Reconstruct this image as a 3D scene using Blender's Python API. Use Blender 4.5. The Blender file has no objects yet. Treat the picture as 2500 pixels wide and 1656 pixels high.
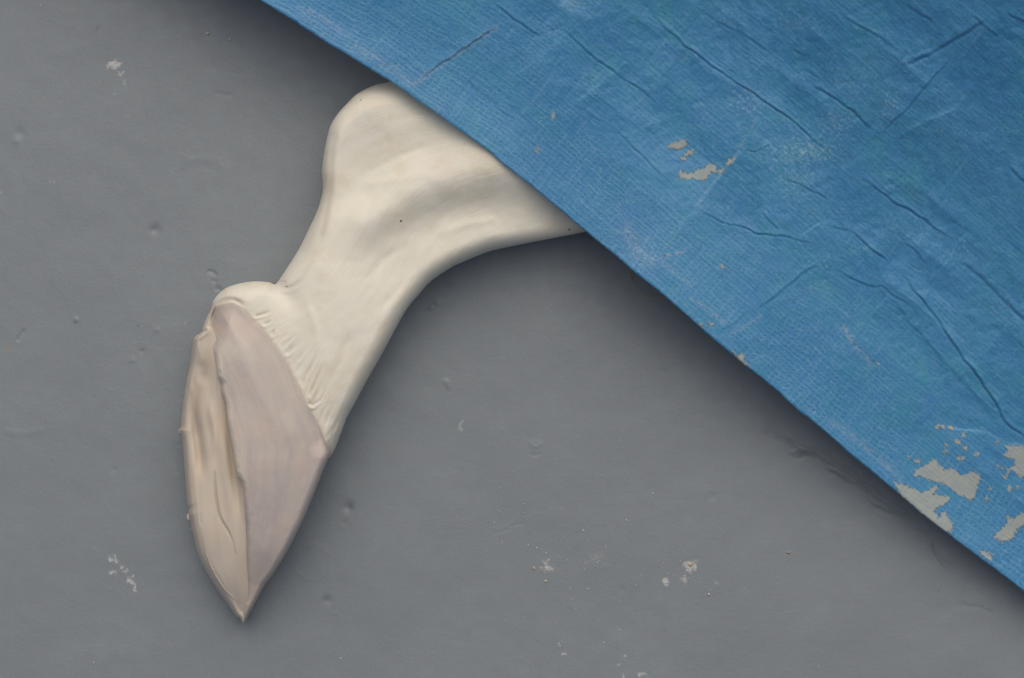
import bpy, math, random
import numpy as np
from mathutils import Vector
random.seed(4); RNG = np.random.RandomState(7)
scene = bpy.context.scene
C = scene.collection

# ------------------------------------------------------------------ camera, sky, sun
CAM_H = 1.4            # camera height over the floor
K = 0.6 / 2500.0       # metres on the floor per photograph pixel
cam_d = bpy.data.cameras.new('camera'); cam = bpy.data.objects.new('camera', cam_d)
C.objects.link(cam); cam.location = (0, 0, CAM_H); cam.rotation_euler = (0, 0, 0)
cam_d.sensor_width = 36; cam_d.lens = 36 * CAM_H / 0.6
cam_d.clip_start = 0.05; cam_d.clip_end = 200
scene.camera = cam

SUN_EL = math.radians(57); SUN_AZ = math.radians(4)       # azimuth from +Y towards +X
world = bpy.data.worlds.new('World'); scene.world = world; world.use_nodes = True
wn = world.node_tree; bg = wn.nodes['Background']
sky = wn.nodes.new('ShaderNodeTexSky'); sky.sky_type = 'NISHITA'; sky.sun_disc = False
sky.sun_elevation = SUN_EL; sky.sun_rotation = SUN_AZ
sky.air_density = 1.0; sky.dust_density = 9.0; sky.ozone_density = 1.0
wn.links.new(sky.outputs[0], bg.inputs[0]); bg.inputs[1].default_value = 0.067
sun_d = bpy.data.lights.new('sun', 'SUN'); sun = bpy.data.objects.new('sun', sun_d); C.objects.link(sun)
sun_d.energy = 1.12; sun_d.angle = math.radians(82); sun_d.color = (1.0, 0.955, 0.895)
sd = Vector((math.sin(SUN_AZ) * math.cos(SUN_EL), math.cos(SUN_AZ) * math.cos(SUN_EL), math.sin(SUN_EL)))
sun.rotation_euler = sd.to_track_quat('Z', 'Y').to_euler(); sun.location = sd * 5
scene.view_settings.view_transform = 'Standard'; scene.view_settings.look = 'None'
scene.view_settings.exposure = 0.0; scene.view_settings.gamma = 1.0
scene.render.engine = 'CYCLES'
scene.render.resolution_x = 1024; scene.render.resolution_y = 678

# ------------------------------------------------------------------ numeric helpers
def P(px, py, z):
    f = (CAM_H - z) / CAM_H * K
    return (px - 1250.0) * f, (828.0 - py) * f, z

def sstep(a, b, x):
    t = np.clip((x - a) / (b - a), 0, 1); return t * t * (3 - 2 * t)

_tabs = [np.random.RandomState(100 + i).rand(256, 256) for i in range(6)]
def vnoise(x, y, tab=0):
    T = _tabs[tab % 6]; xi = np.floor(x).astype(int); yi = np.floor(y).astype(int)
    fx = x - xi; fy = y - yi; fx = fx * fx * (3 - 2 * fx); fy = fy * fy * (3 - 2 * fy)
    a = T[xi & 255, yi & 255]; b = T[(xi + 1) & 255, yi & 255]
    c = T[xi & 255, (yi + 1) & 255]; d = T[(xi + 1) & 255, (yi + 1) & 255]
    return (a * (1 - fx) + b * fx) * (1 - fy) + (c * (1 - fx) + d * fx) * fy
def fbm(x, y, oct=4, tab=0):
    s = 0; a = 0.5; n = 0
    for i in range(oct):
        s = s + a * vnoise(x * 2 ** i + 13.7 * i, y * 2 ** i - 7.3 * i, tab + i); n += a; a *= 0.5
    return s / n - 0.5

def seg_dist(px, py, pts, signed=False):
    """distance to a polyline; also arc position 0..1 and signed side (right of travel in photo space positive)"""
    best = np.full(px.shape, 1e9); side = np.zeros(px.shape); arc = np.zeros(px.shape)
    pts = np.asarray(pts, float); L = np.hypot(*(pts[1:] - pts[:-1]).T); cum = np.concatenate([[0], np.cumsum(L)])
    for i in range(len(pts) - 1):
        ax, ay = pts[i]; bx, by = pts[i + 1]; dx, dy = bx - ax, by - ay; l2 = dx * dx + dy * dy + 1e-9
        t = np.clip(((px - ax) * dx + (py - ay) * dy) / l2, 0, 1)
        qx = px - ax - t * dx; qy = py - ay - t * dy; d = np.hypot(qx, qy); m = d < best
        best = np.where(m, d, best); arc = np.where(m, (cum[i] + t * L[i]) / cum[-1], arc)
        side = np.where(m, np.sign(dx * qy - dy * qx), side)
    return (best, side, arc) if signed else best

def smooth_poly(pts, sub=6):
    pts = np.asarray(pts, float); out = []
    n = len(pts)
    for i in range(n - 1):
        p0 = pts[max(i - 1, 0)]; p1 = pts[i]; p2 = pts[i + 1]; p3 = pts[min(i + 2, n - 1)]
        for k in range(sub):
            t = k / sub
            out.append(0.5 * ((2 * p1) + (-p0 + p2) * t + (2 * p0 - 5 * p1 + 4 * p2 - p3) * t * t + (-p0 + 3 * p1 - 3 * p2 + p3) * t ** 3))
    out.append(pts[-1]); return np.array(out)

def poly_sd(px, py, poly):
    poly = np.asarray(poly, float); inside = np.zeros(px.shape, bool); n = len(poly)
    for i in range(n):
        ax, ay = poly[i]; bx, by = poly[(i + 1) % n]
        if ay == by: continue
        c = ((ay > py) != (by > py)) & (px < (bx - ax) * (py - ay) / (by - ay) + ax); inside ^= c
    d = seg_dist(px, py, np.vstack([poly, poly[:1]]))
    return np.where(inside, d, -d)

class TPS:
    def __init__(s, pts, lam=1e-3):
        p = np.asarray(pts, float); s.c = p[:, :2] / 500.0; v = p[:, 2]; n = len(p)
        r = np.hypot(s.c[:, None, 0] - s.c[None, :, 0], s.c[:, None, 1] - s.c[None, :, 1])
        A = np.zeros((n + 3, n + 3)); A[:n, :n] = s.k(r) + lam * np.eye(n)
        A[:n, n] = 1; A[:n, n + 1:] = s.c; A[n, :n] = 1; A[n + 1:, :n] = s.c.T
        s.w = np.linalg.solve(A, np.concatenate([v, [0, 0, 0]]))
    def k(s, r): return r * r * np.log(r + 1e-9)
    def __call__(s, px, py):
        x = px / 500.0; y = py / 500.0; n = len(s.c); o = s.w[n] + s.w[n + 1] * x + s.w[n + 2] * y
        for i in range(n): o = o + s.w[i] * s.k(np.hypot(x - s.c[i, 0], y - s.c[i, 1]))
        return o

def grid_mesh(name, X, Y, Z, U, V, mat, parent=None, attrs=None, extra=None, flip=False):
    """link a mesh made of one or more grids of points (all arrays 2-D); UV holds surface coordinates"""
    grids = [(X, Y, Z, U, V, attrs or {}, flip)] + (extra or [])
    vs = []; fs = []; us = []; at = {k: [] for k in (attrs or {})}; off = 0
    for (x, y, z, u, v, a, fl) in grids:
        n, m = x.shape; vs.append(np.stack([x, y, z], -1).reshape(-1, 3)); us.append(np.stack([u, v], -1).reshape(-1, 2))
        i = np.arange(n * m).reshape(n, m)
        q = np.stack([i[:-1, :-1], i[1:, :-1], i[1:, 1:], i[:-1, 1:]], -1).reshape(-1, 4)
        if fl: q = q[:, ::-1]
        fs.append(q + off); off += n * m
        for k in at: at[k].append((a[k] if k in a else np.zeros(x.shape)).ravel())
    vs = np.concatenate(vs); fs = np.concatenate(fs); us = np.concatenate(us)
    me = bpy.data.meshes.new(name); me.vertices.add(len(vs)); me.vertices.foreach_set('co', vs.astype(np.float32).ravel())
    me.loops.add(fs.size); me.loops.foreach_set('vertex_index', fs.astype(np.int32).ravel())
    me.polygons.add(len(fs)); me.polygons.foreach_set('loop_start', np.arange(0, fs.size, 4, dtype=np.int32))
    me.polygons.foreach_set('loop_total', np.full(len(fs), 4, np.int32))
    me.polygons.foreach_set('use_smooth', np.ones(len(fs), bool))
    me.update(calc_edges=True)
    uv = me.uv_layers.new(name='surface'); uv.data.foreach_set('uv', us[fs.ravel()].astype(np.float32).ravel())
    for k, l in at.items():
        A = me.attributes.new(k, 'FLOAT', 'POINT'); A.data.foreach_set('value', np.concatenate(l).astype(np.float32))
    me.materials.append(mat); o = bpy.data.objects.new(name, me); C.objects.link(o)
    if parent: o.parent = parent
    return o

def tag(o, label=None, cat=None, group=None, kind=None):
    if label: o['label'] = label
    if cat: o['category'] = cat
    if group: o['group'] = group
    if kind: o['kind'] = kind
    return o

# ------------------------------------------------------------------ material helpers
class MT:
    def __init__(s, name):
        s.m = bpy.data.materials.new(name); s.m.use_nodes = True; s.t = s.m.node_tree
        s.b = s.t.nodes['Principled BSDF']
    def n(s, typ, **kw):
        o = s.t.nodes.new(typ)
        for k, v in kw.items(): setattr(o, k, v)
        return o
    def l(s, a, b): s.t.links.new(a, b)
    def put(s, sock, v):
        if hasattr(v, 'is_output') or isinstance(v, bpy.types.NodeSocket): s.l(v, sock)
        else: sock.default_value = v
    def math(s, op, a, b=0.0, c=None, clamp=False):
        o = s.n('ShaderNodeMath', operation=op, use_clamp=clamp); s.put(o.inputs[0], a); s.put(o.inputs[1], b)
        if c is not None: s.put(o.inputs[2], c)
        return o.outputs[0]
    def ramp(s, v, a, b, lo=0.0, hi=1.0):
        o = s.n('ShaderNodeMapRange', interpolation_type='SMOOTHSTEP'); s.put(o.inputs[0], v)
        for i, q in zip((1, 2, 3, 4), (a, b, lo, hi)): s.put(o.inputs[i], q)
        return o.outputs[0]
    def mix(s, f, a, b, mode='MIX'):
        o = s.n('ShaderNodeMix', data_type='RGBA', blend_type=mode); s.put(o.inputs[0], f)
        for i, q in ((6, a), (7, b)):
            if isinstance(q, tuple): q = (*q, 1.0) if len(q) == 3 else q
            s.put(o.inputs[i], q)
        return o.outputs[2]
    def uv(s): return s.n('ShaderNodeUVMap', uv_map='surface').outputs[0]
    def scale(s, v, sx, sy, rot=0.0, off=(0, 0)):
        o = s.n('ShaderNodeMapping'); s.l(v, o.inputs[0]); o.inputs[1].default_value = (off[0], off[1], 0)
        o.inputs[2].default_value = (0, 0, rot); o.inputs[3].default_value = (sx, sy, 1); return o.outputs[0]
    def noise(s, v, scale=1.0, det=3.0, rough=0.55, dist=0.0, col=False):
        o = s.n('ShaderNodeTexNoise'); s.l(v, o.inputs['Vector']); o.inputs['Scale'].default_value = scale
        o.inputs['Detail'].default_value = det; o.inputs['Roughness'].default_value = rough; o.inputs['Distortion'].default_value = dist
        return o.outputs[1] if col else o.outputs[0]
    def attr(s, name): return s.n('ShaderNodeAttribute', attribute_name=name).outputs['Fac']
    def sep(s, v):
        o = s.n('ShaderNodeSeparateXYZ'); s.l(v, o.inputs[0]); return o.outputs
    def bump(s, h, dist, strength=1.0, prev=None):
        o = s.n('ShaderNodeBump'); s.l(h, o.inputs['Height']); o.inputs['Distance'].default_value = dist
        o.inputs['Strength'].default_value = strength
        if prev: s.l(prev, o.inputs['Normal'])
        return o.outputs[0]
    def fin(s, col=None, rough=None, nrm=None, spec=None):
        if col is not None: s.put(s.b.inputs['Base Color'], (*col, 1) if isinstance(col, tuple) else col)
        if rough is not None: s.put(s.b.inputs['Roughness'], rough)
        if nrm is not None: s.l(nrm, s.b.inputs['Normal'])
        if spec is not None: s.b.inputs['Specular IOR Level'].default_value = spec
        return s.m
    def dots(s, uv, lst, soft=1.5):
        """sum of small spots, lst of (px, py, radius)"""
        acc = None
        for (x, y, r) in lst:
            d = s.n('ShaderNodeVectorMath', operation='DISTANCE'); s.l(uv, d.inputs[0]); d.inputs[1].default_value = (x, y, 0)
            v = s.ramp(d.outputs['Value'], r - soft, r + soft, 1.0, 0.0)
            acc = v if acc is None else s.math('MAXIMUM', acc, v)
        return acc

# ---- floor paint
m = MT('grey_floor_paint'); uv = m.uv()
n1 = m.noise(uv, 0.0035, 5, 0.6); n2 = m.noise(uv, 0.03, 4, 0.6); n3 = m.noise(uv, 0.22, 3, 0.6)
grey = m.mix(m.ramp(n1, 0.3, 0.7), (0.180, 0.220, 0.244), (0.204, 0.246, 0.268))
grey = m.mix(m.ramp(n2, 0.25, 0.8), grey, (0.200, 0.222, 0.248))
grey = m.mix(m.math('MULTIPLY', m.ramp(n3, 0.5, 0.8), 0.30), grey, (0.14, 0.16, 0.17))
n4 = m.noise(uv, 0.06, 6, 0.8)
grey = m.mix(m.math('MULTIPLY', m.ramp(n4, 0.5, 0.72), 0.22), grey, (0.25, 0.28, 0.30))
speck = m.noise(uv, 0.5, 2, 0.5)
grey = m.mix(m.math('MULTIPLY', m.ramp(speck, 0.70, 0.78), 0.35), grey, (0.36, 0.37, 0.36))
scuff = m.attr('scuff')
flake = m.math('MULTIPLY', m.ramp(m.math('ADD', m.noise(uv, 0.30, 4, 0.8), m.math('MULTIPLY', scuff, 0.32)), 0.62, 0.78), m.ramp(scuff, 0.05, 0.5))
grey = m.mix(m.math('MULTIPLY', flake, 0.75), grey, (0.58, 0.59, 0.57))
grey = m.mix(m.attr('marks_shade'), grey, (0.115, 0.125, 0.132))
grey = m.mix(m.attr('ochre'), grey, (0.30, 0.25, 0.13))
b1 = m.bump(m.noise(uv, 0.012, 4, 0.5), 0.0004)
b2 = m.bump(m.noise(uv, 0.12, 4, 0.62), 0.00014, 1.0, b1)
b3 = m.bump(m.noise(uv, 0.45, 2, 0.5), 0.00008, 1.0, b2)
M_floor = m.fin(grey, m.ramp(n2, 0.2, 0.8, 0.34, 0.50), b3, 0.45)

# ---- cream leg
m = MT('cream_leg_paint'); uv = m.uv(); flow = m.n('ShaderNodeUVMap', uv_map='flow').outputs[0]
streak = m.noise(m.scale(flow, 1 / 260, 1 / 22), 1.0, 5, 0.62, 0.3); fine = m.noise(m.scale(flow, 1 / 90, 1 / 5), 1.0, 4, 0.65)
big = m.noise(uv, 0.008, 3, 0.5)
c = m.mix(m.ramp(streak, 0.3, 0.72), (0.800, 0.785, 0.680), (0.785, 0.750, 0.625))
c = m.mix(m.math('MULTIPLY', m.ramp(big, 0.45, 0.75), 0.5), c, (0.79, 0.765, 0.695))
c = m.mix(m.math('MULTIPLY', m.ramp(fine, 0.56, 0.74), 0.24), c, (0.60, 0.53, 0.42))
tanp = m.noise(uv, 0.006, 5, 0.7)
c = m.mix(m.math('MULTIPLY', m.ramp(tanp, 0.50, 0.66), 0.40), c, (0.70, 0.62, 0.47))
c = m.mix(m.math('MULTIPLY', m.attr('stain_shade'), 0.55), c, (0.52, 0.42, 0.37))
c = m.mix(m.dots(uv, [(979, 540, 2.6), (1390, 561, 2.2), (881, 244, 1.5), (700, 700, 1.6)]), c, (0.10, 0.085, 0.07))
b = m.bump(streak, 0.00016); b = m.bump(fine, 0.00018, 1.0, b); b = m.bump(m.noise(uv, 0.25, 3, 0.6), 0.00006, 1.0, b)
M_leg = m.fin(c, 0.62, b, 0.22)

# ---- pinkish hoof (wall and sole)
def hoof_mat(name, base, alt, tan):
    m = MT(name); uv = m.uv(); flow = m.n('ShaderNodeUVMap', uv_map='flow').outputs[0]
    streak = m.noise(m.scale(flow, 1 / 420, 1 / 30), 1.0, 5, 0.65, 0.5); fine = m.noise(m.scale(flow, 1 / 110, 1 / 6), 1.0, 4, 0.65)
    c = m.mix(m.ramp(streak, 0.32, 0.70), base, alt)
    c = m.mix(m.math('MULTIPLY', m.ramp(m.noise(uv, 0.012, 4, 0.6), 0.42, 0.72), 0.55), c, tan)
    c = m.mix(m.math('MULTIPLY', m.ramp(fine, 0.5, 0.75), 0.25), c, (0.56, 0.50, 0.46))
    c = m.mix(m.math('MULTIPLY', m.attr('stain_shade'), 0.7), c, (0.36, 0.285, 0.20))
    c = m.mix(m.math('MULTIPLY', m.attr('pale'), 0.8), c, (0.72, 0.65, 0.55))
    b = m.bump(streak, 0.00035); b = m.bump(fine, 0.00016, 1.0, b); b = m.bump(m.noise(uv, 0.2, 3, 0.6), 0.00008, 1.0, b)
    return m.fin(c, 0.55, b, 0.3)
M_wall = hoof_mat('pink_grey_hoof_paint', (0.535, 0.490, 0.430), (0.465, 0.425, 0.415), (0.580, 0.460, 0.405))
M_sole = hoof_mat('tan_sole_paint', (0.620, 0.550, 0.450), (0.555, 0.495, 0.435), (0.62, 0.515, 0.385))

# ---- blue tarpaulin
m = MT('blue_woven_polythene'); uv = m.uv()
w = m.n('ShaderNodeVectorMath', operation='MULTIPLY_ADD')
m.l(m.noise(uv, 0.006, 4, 0.55, 0, True), w.inputs[0]); w.inputs[1].default_value = (48, 48, 0); m.l(uv, w.inputs[2])
w2 = m.n('ShaderNodeVectorMath', operation='MULTIPLY_ADD')
m.l(m.noise(uv, 0.07, 2, 0.5, 0, True), w2.inputs[0]); w2.inputs[1].default_value = (7, 7, 0); m.l(w.outputs[0], w2.inputs[2])
sx = m.sep(w2.outputs[0])
def tri(v, period):
    return m.math('ABSOLUTE', m.math('SUBTRACT', m.math('FRACT', m.math('DIVIDE', v, period)), 0.5))
ta = tri(sx[0], 13.5); tb = tri(sx[1], 11.0)             # 0.5 on a thread gap, 0 in a cell's middle
la = m.ramp(ta, 0.36, 0.48); lb = m.ramp(tb, 0.34, 0.47)
line = m.math('MAXIMUM', m.math('MULTIPLY', la, 0.75), lb)
cell = m.math('MULTIPLY', m.ramp(ta, 0.05, 0.34, 1, 0), m.ramp(tb, 0.05, 0.34, 1, 0))
big = m.noise(uv, 0.0028, 5, 0.6); mid = m.noise(uv, 0.016, 4, 0.6); fine = m.noise(uv, 0.16, 4, 0.7)
fa = m.noise(m.scale(uv, 1 / 420, 1 / 16), 1.0, 4, 0.65, 0.2); fb = m.noise(m.scale(uv, 1 / 16, 1 / 300, 0, (33, 7)), 1.0, 4, 0.65, 0.2)
c = m.mix(m.ramp(big, 0.36, 0.64), (0.046, 0.240, 0.475), (0.054, 0.290, 0.440))
c = m.mix(m.ramp(mid, 0.3, 0.72), c, (0.056, 0.245, 0.500))
# rectangular folds in random lighter and darker tones
vo = m.n('ShaderNodeTexVoronoi', distance='CHEBYCHEV', feature='F1'); m.l(m.scale(w.outputs[0], 1 / 230, 1 / 150), vo.inputs['Vector']); vo.inputs['Scale'].default_value = 1.0
vs_ = m.sep(vo.outputs['Color'])[0]
c = m.mix(m.math('MULTIPLY', m.ramp(vs_, 0.35, 0.95), 0.30), c, (0.085, 0.31, 0.56))
c = m.mix(m.math('MULTIPLY', m.ramp(vs_, 0.0, 0.35, 1, 0), 0.22), c, (0.030, 0.18, 0.40))
# weave, strongest where the coating has worn thin
wear = m.attr('wear')
wpatch = m.math('MULTIPLY', m.ramp(m.math('ADD', m.noise(uv, 0.011, 4, 0.65), m.math('MULTIPLY', wear, 0.26)), 0.52, 0.84), 1.0)
brk = m.ramp(m.noise(uv, 0.07, 4, 0.75), 0.42, 0.64)
lf = m.math('MULTIPLY', m.math('MULTIPLY', line, brk), m.math('MULTIPLY_ADD', wpatch, 0.42, 0.03))
c = m.mix(lf, c, (0.34, 0.50, 0.66))
c = m.mix(m.math('MULTIPLY', cell, m.math('MULTIPLY_ADD', wpatch, 0.36, 0.05)), c, (0.030, 0.160, 0.360))
# long thin abrasion lines both ways
c = m.mix(m.math('MULTIPLY', m.ramp(fa, 0.60, 0.76), 0.26), c, (0.26, 0.45, 0.70))
c = m.mix(m.math('MULTIPLY', m.ramp(fb, 0.62, 0.76), 0.34), c, (0.28, 0.46, 0.70))
c = m.mix(m.math('MULTIPLY', m.ramp(fa, 0.28, 0.42, 1, 0), 0.28), c, (0.030, 0.17, 0.38))
c = m.mix(m.math('MULTIPLY', m.ramp(fine, 0.52, 0.75), 0.42), c, (0.20, 0.43, 0.64))
c = m.mix(m.math('MULTIPLY', m.ramp(fine, 0.30, 0.46, 1, 0), 0.42), c, (0.030, 0.17, 0.36))
mil = m.noise(w.outputs[0], 0.045, 6, 0.78)
c = m.mix(m.math('MULTIPLY', m.ramp(mil, 0.46, 0.72), 0.34), c, (0.17, 0.37, 0.50))
c = m.mix(m.math('MULTIPLY', m.ramp(mil, 0.30, 0.46, 1, 0), 0.30), c, (0.032, 0.17, 0.33))
c = m.mix(m.math('MULTIPLY', m.attr('rub'), m.ramp(m.noise(uv, 0.10, 4, 0.75), 0.40, 0.62)), c, (0.40, 0.47, 0.57))
# pale flecks
fl = m.attr('fleck'); fn = m.noise(uv, 0.12, 5, 0.8)
flk = m.math('MULTIPLY', m.ramp(m.math('ADD', fn, m.math('MULTIPLY', fl, 0.17)), 0.60, 0.80), 0.50)
c = m.mix(flk, c, (0.42, 0.62, 0.64))
# peeled coating
pl = m.math('ADD', m.attr('peel'), m.math('MULTIPLY', m.math('SUBTRACT', m.noise(uv, 0.11, 5, 0.78), 0.5), 23.0))
pl = m.math('ADD', pl, m.math('MULTIPLY_ADD', line, 4.0, 0.3))
peel = m.ramp(pl, -1.4, 1.4)
pc = m.mix(m.ramp(m.noise(uv, 0.05, 3, 0.6), 0.35, 0.65), (0.385, 0.430, 0.400), (0.330, 0.400, 0.410))
pc = m.mix(m.math('MULTIPLY', line, 0.25), pc, (0.46, 0.47, 0.42))
c = m.mix(peel, c, pc)
hb = m.math('SUBTRACT', m.math('MULTIPLY', line, 0.5), m.math('MULTIPLY', cell, 0.35))
b = m.bump(m.noise(uv, 0.02, 4, 0.6), 0.00035); b = m.bump(fa, 0.0003, 1, b); b = m.bump(fb, 0.0003, 1, b)
b = m.bump(hb, 0.00009, 1.0, b); b = m.bump(m.noise(uv, 0.2, 3, 0.7), 0.00016, 1.0, b)
b = m.bump(peel, 0.0002, -1.0 if False else 1.0, b)
M_tarp = m.fin(c, m.ramp(peel, 0, 1, 0.42, 0.8), b, 0.5)

def plain(name, col, rough=0.7, var=0.25, sc=900):
    m = MT(name); tc = m.n('ShaderNodeTexCoord').outputs['Object']; n = m.noise(tc, sc, 3, 0.6)
    return m.fin(m.mix(m.ramp(n, 0.3, 0.7), col, tuple(x * (1 - var) for x in col)), rough, m.bump(n, 0.0001))

# ------------------------------------------------------------------ floor
def lines(lo, hi, flo, fhi, fine, n_out, pw=2.2):
    a = fhi + (hi - fhi) * (np.linspace(0, 1, n_out + 1)[1:] ** pw); b = flo - (flo - lo) * (np.linspace(0, 1, n_out + 1)[1:] ** pw)
    return np.concatenate([b[::-1], np.arange(flo, fhi + fine, fine), a])
gx = lines(-12000, 14500, -30, 2530, 3.3, 26); gy = lines(-12000, 13500, -30, 1690, 3.3, 26)
GX, GY = np.meshgrid(gx, gy, indexing='ij')
Z = (fbm(GX / 260, GY / 260, 4, 1) * 0.0016 + fbm(GX / 45, GY / 45, 3, 3) * 0.00010)
def blob(x, y, r, h, ex=1.0, rot=0.0):
    c, s = math.cos(rot), math.sin(rot); dx = (GX - x) * c + (GY - y) * s; dy = (-(GX - x) * s + (GY - y) * c) * ex
    return h * np.exp(-(dx * dx + dy * dy) / (r * r))
sub = (GX > -40) & (GX < 2540) & (GY > -40) & (GY < 1700)
for (x, y, r, h) in [(378, 561, 12, -.0013), (850, 1239, 12, -.0016), (800, 1466, 10, -.0009), (186, 781, 5.5, .0011), (324, 880, 6, .0006),
                     (347, 857, 5, -.0006), (840, 1276, 6, -.0005), (1067, 739, 8, .0008), (1052, 752, 6, .0007), (278, 1147, 6, -.0005),
                     (383, 806, 6, .0006), (1310, 1086, 16, .0003), (1740, 1212, 9, -.0005), (2110, 1160, 12, .0006), (1100, 690, 9, .0006), (1090, 935, 9, .0005),
                     (50, 325, 11, -.0007), (40, 345, 9, .0006), (1520, 1440, 8, -.0004)]:
    Z = Z + blob(x, y, r, h * .62)
def groove(pts, h, w):
    global Z
    pts = smooth_poly(pts, 4); x0, y0 = pts.min(0) - 4 * w; x1, y1 = pts.max(0) + 4 * w
    mk = (GX > x0) & (GX < x1) & (GY > y0) & (GY < y1)
    d, s, a = seg_dist(GX[mk] + 7 * (vnoise(GX[mk] / 12, GY[mk] / 12, 1) - .5), GY[mk] + 7 * (vnoise(GX[mk] / 12, GY[mk] / 12, 3) - .5), pts, True); Z[mk] += .7 * h * np.exp(-(d / w) ** 2) * sstep(0, .15, a) * sstep(1, .85, a)
def ring(x, y, r, a0, a1, n=20): return [(x + r * math.cos(a0 + (a1 - a0) * i / n), y + r * math.sin(a0 + (a1 - a0) * i / n)) for i in range(n + 1)]
groove(ring(761, 1373, 44, -2.4, 3.0), .00014, 5); groove(ring(492, 470, 82, 3.3, 5.9), .00014, 10); groove(ring(492, 470, 62, 3.5, 5.6), -.0001, 10)
groove(ring(1262, 1650, 42, -1.9, .3), .00012, 5)
groove([(526, 226), (545, 232), (567, 234), (568, 220)], -.0003, 4); groove([(57, 800), (54, 816), (43, 836)], -.0007, 4)
groove([(1238, 1290), (1258, 1283), (1268, 1280), (1278, 1286)], -.0003, 2.6); groove([(1200, 1302), (1225, 1297), (1255, 1294)], -.0002, 3)
groove([(1284, 1108), (1300, 1112), (1328, 1110)], -.0003, 3); groove([(1290, 1076), (1300, 1086), (1316, 1090), (1326, 1080)], .0003, 4)
groove([(505, 664), (516, 664), (527, 672)], -.0008, 3.5); groove([(518, 688), (525, 686), (531, 688)], -.0007, 3.5); groove([(527, 708), (535, 704), (543, 712)], -.0007, 3.5)
groove([(0, 1050 + 0), (60, 1060), (120, 1045)], .0002, 8); groove([(440, 1075), (430, 1110), (436, 1160)], -.0003, 5)
groove([(1085, 925), (1092, 938), (1096, 955)], .0005, 4)
# wrinkled ridge in the paint film beside the tarp
wr = [(1895, 1050), (1925, 1062), (1950, 1092), (1990, 1098), (2030, 1128), (2070, 1150), (2110, 1182), (2150, 1215), (2205, 1250), (2250, 1292)]
groove(wr, .0008, 7); groove([(x - 10, y + 20 + 6 * math.sin(x / 17)) for x, y in wr], -.0006, 6); groove([(x - 22, y + 6 + 7 * math.sin(x / 11)) for x, y in wr[1:-1]], .0006, 5)
groove([(2275, 1322), (2283, 1350), (2300, 1375), (2315, 1386)], -.0005, 4); groove([(2300, 1350), (2312, 1368), (2318, 1380)], .0004, 4)
groove([(2330, 1478), (2380, 1482), (2435, 1500)], -.0003, 6)
scuff = np.zeros(GX.shape); marks_shade = np.zeros(GX.shape); ochre = np.zeros(GX.shape)
WX = 2.6 * fbm(GX / 13, GY / 13, 3, 1); WY = 2.6 * fbm(GX / 13 + 40, GY / 13, 3, 2)
def spot(arr, x, y, rx, ry, rot, v):
    c, s = math.cos(rot), math.sin(rot); X_ = GX - x + WX * min(rx, 14); Y_ = GY - y + WY * min(ry, 14); dx = X_ * c + Y_ * s; dy = -X_ * s + Y_ * c
    np.maximum(arr, v * np.exp(-(dx / rx) ** 2 - (dy / ry) ** 2), out=arr)
for a in [(277, 160, 13, 10, 0, 1), (281, 148, 4, 9, 0, .8), (291, 186, 5, 16, -.3, .7), (300, 178, 4, 7, -.3, .9), (305, 205, 7, 11, -.5, .55), (279, 230, 5, 4, 0, .9),
          (268, 1366, 8, 12, -.4, 1), (283, 1364, 9, 9, 0, .8), (275, 1396, 8, 8, 0, 1), (296, 1385, 10, 9, .4, .75), (307, 1397, 9, 8, .6, .7), (319, 1420, 12, 11, .4, 1), (329, 1434, 5, 9, -.6, .85), (232, 1338, 30, 5, .4, .35),
          (1336, 1384, 14, 14, 0, .95), (1455, 1366, 40, 30, .3, .40), (1484, 1382, 24, 18, 0, .38), (1682, 1382, 17, 15, 0, 1), (1694, 1391, 12, 9, -.3, 1), (1628, 1423, 7, 12, -.5, .95), (1667, 1418, 9, 9, .3, .7), (1672, 1408, 4, 10, .2, .7),
          (1748, 1422, 5, 9, -.5, .7), (1567, 1647, 12, 10, 0, .8), (1525, 1603, 8, 8, 0, .8), (1512, 1622, 5, 6, 0, .8), (1521, 1652, 5, 8, 0, .8), (1122, 1036, 10, 12, 0, .62), (1126, 1045, 3, 6, -.4, .8), (1365, 1238, 60, 4, -.05, .25),
          (1366, 1575, 5, 8, -.5, .7), (1380, 1598, 7, 6, .3, .8), (515, 92, 18, 3, .2, .5), (453, 790, 6, 4, 0, .6), (5, 470, 6, 4, 0, .6), (128, 446, 7, 5, 0, .6), (2300, 1490, 8, 4, 0, .3)]:
    spot(scuff, *a)
for a in [(236, 68, 4, 6, .3, .6), (336, 794, 2.6, 2.6, 0, .9), (378, 557, 9, 6, 0, .45), (858, 1238, 5, 10, .1, .4), (796, 1462, 6, 8, 0, .3), (348, 857, 5, 3, .5, .5), (2292, 1442, 4, 3, 0, .5), (186, 786, 6, 3, 0, .3)]:  # dark marks, plus shade painted into dents and beside bumps
    spot(marks_shade, *a)
for i_, (wx, wy) in enumerate(wr): spot(marks_shade, wx - 4, wy + 6, 26, 9, .65, .30 - .012 * i_)  # darker band along the ridge
spot(ochre, 19, 851, 10, 7, .2, .35)
Z_floor = Z.copy()
X, Y, Zf = P(GX, GY, Z)
floor = grid_mesh('floor', X, Y, Zf, GX, GY, M_floor, attrs={'scuff': scuff, 'marks_shade': marks_shade, 'ochre': ochre}, flip=True)
tag(floor, 'grey painted concrete floor with dents, scuffs and pale paint specks', kind='structure')

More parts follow.
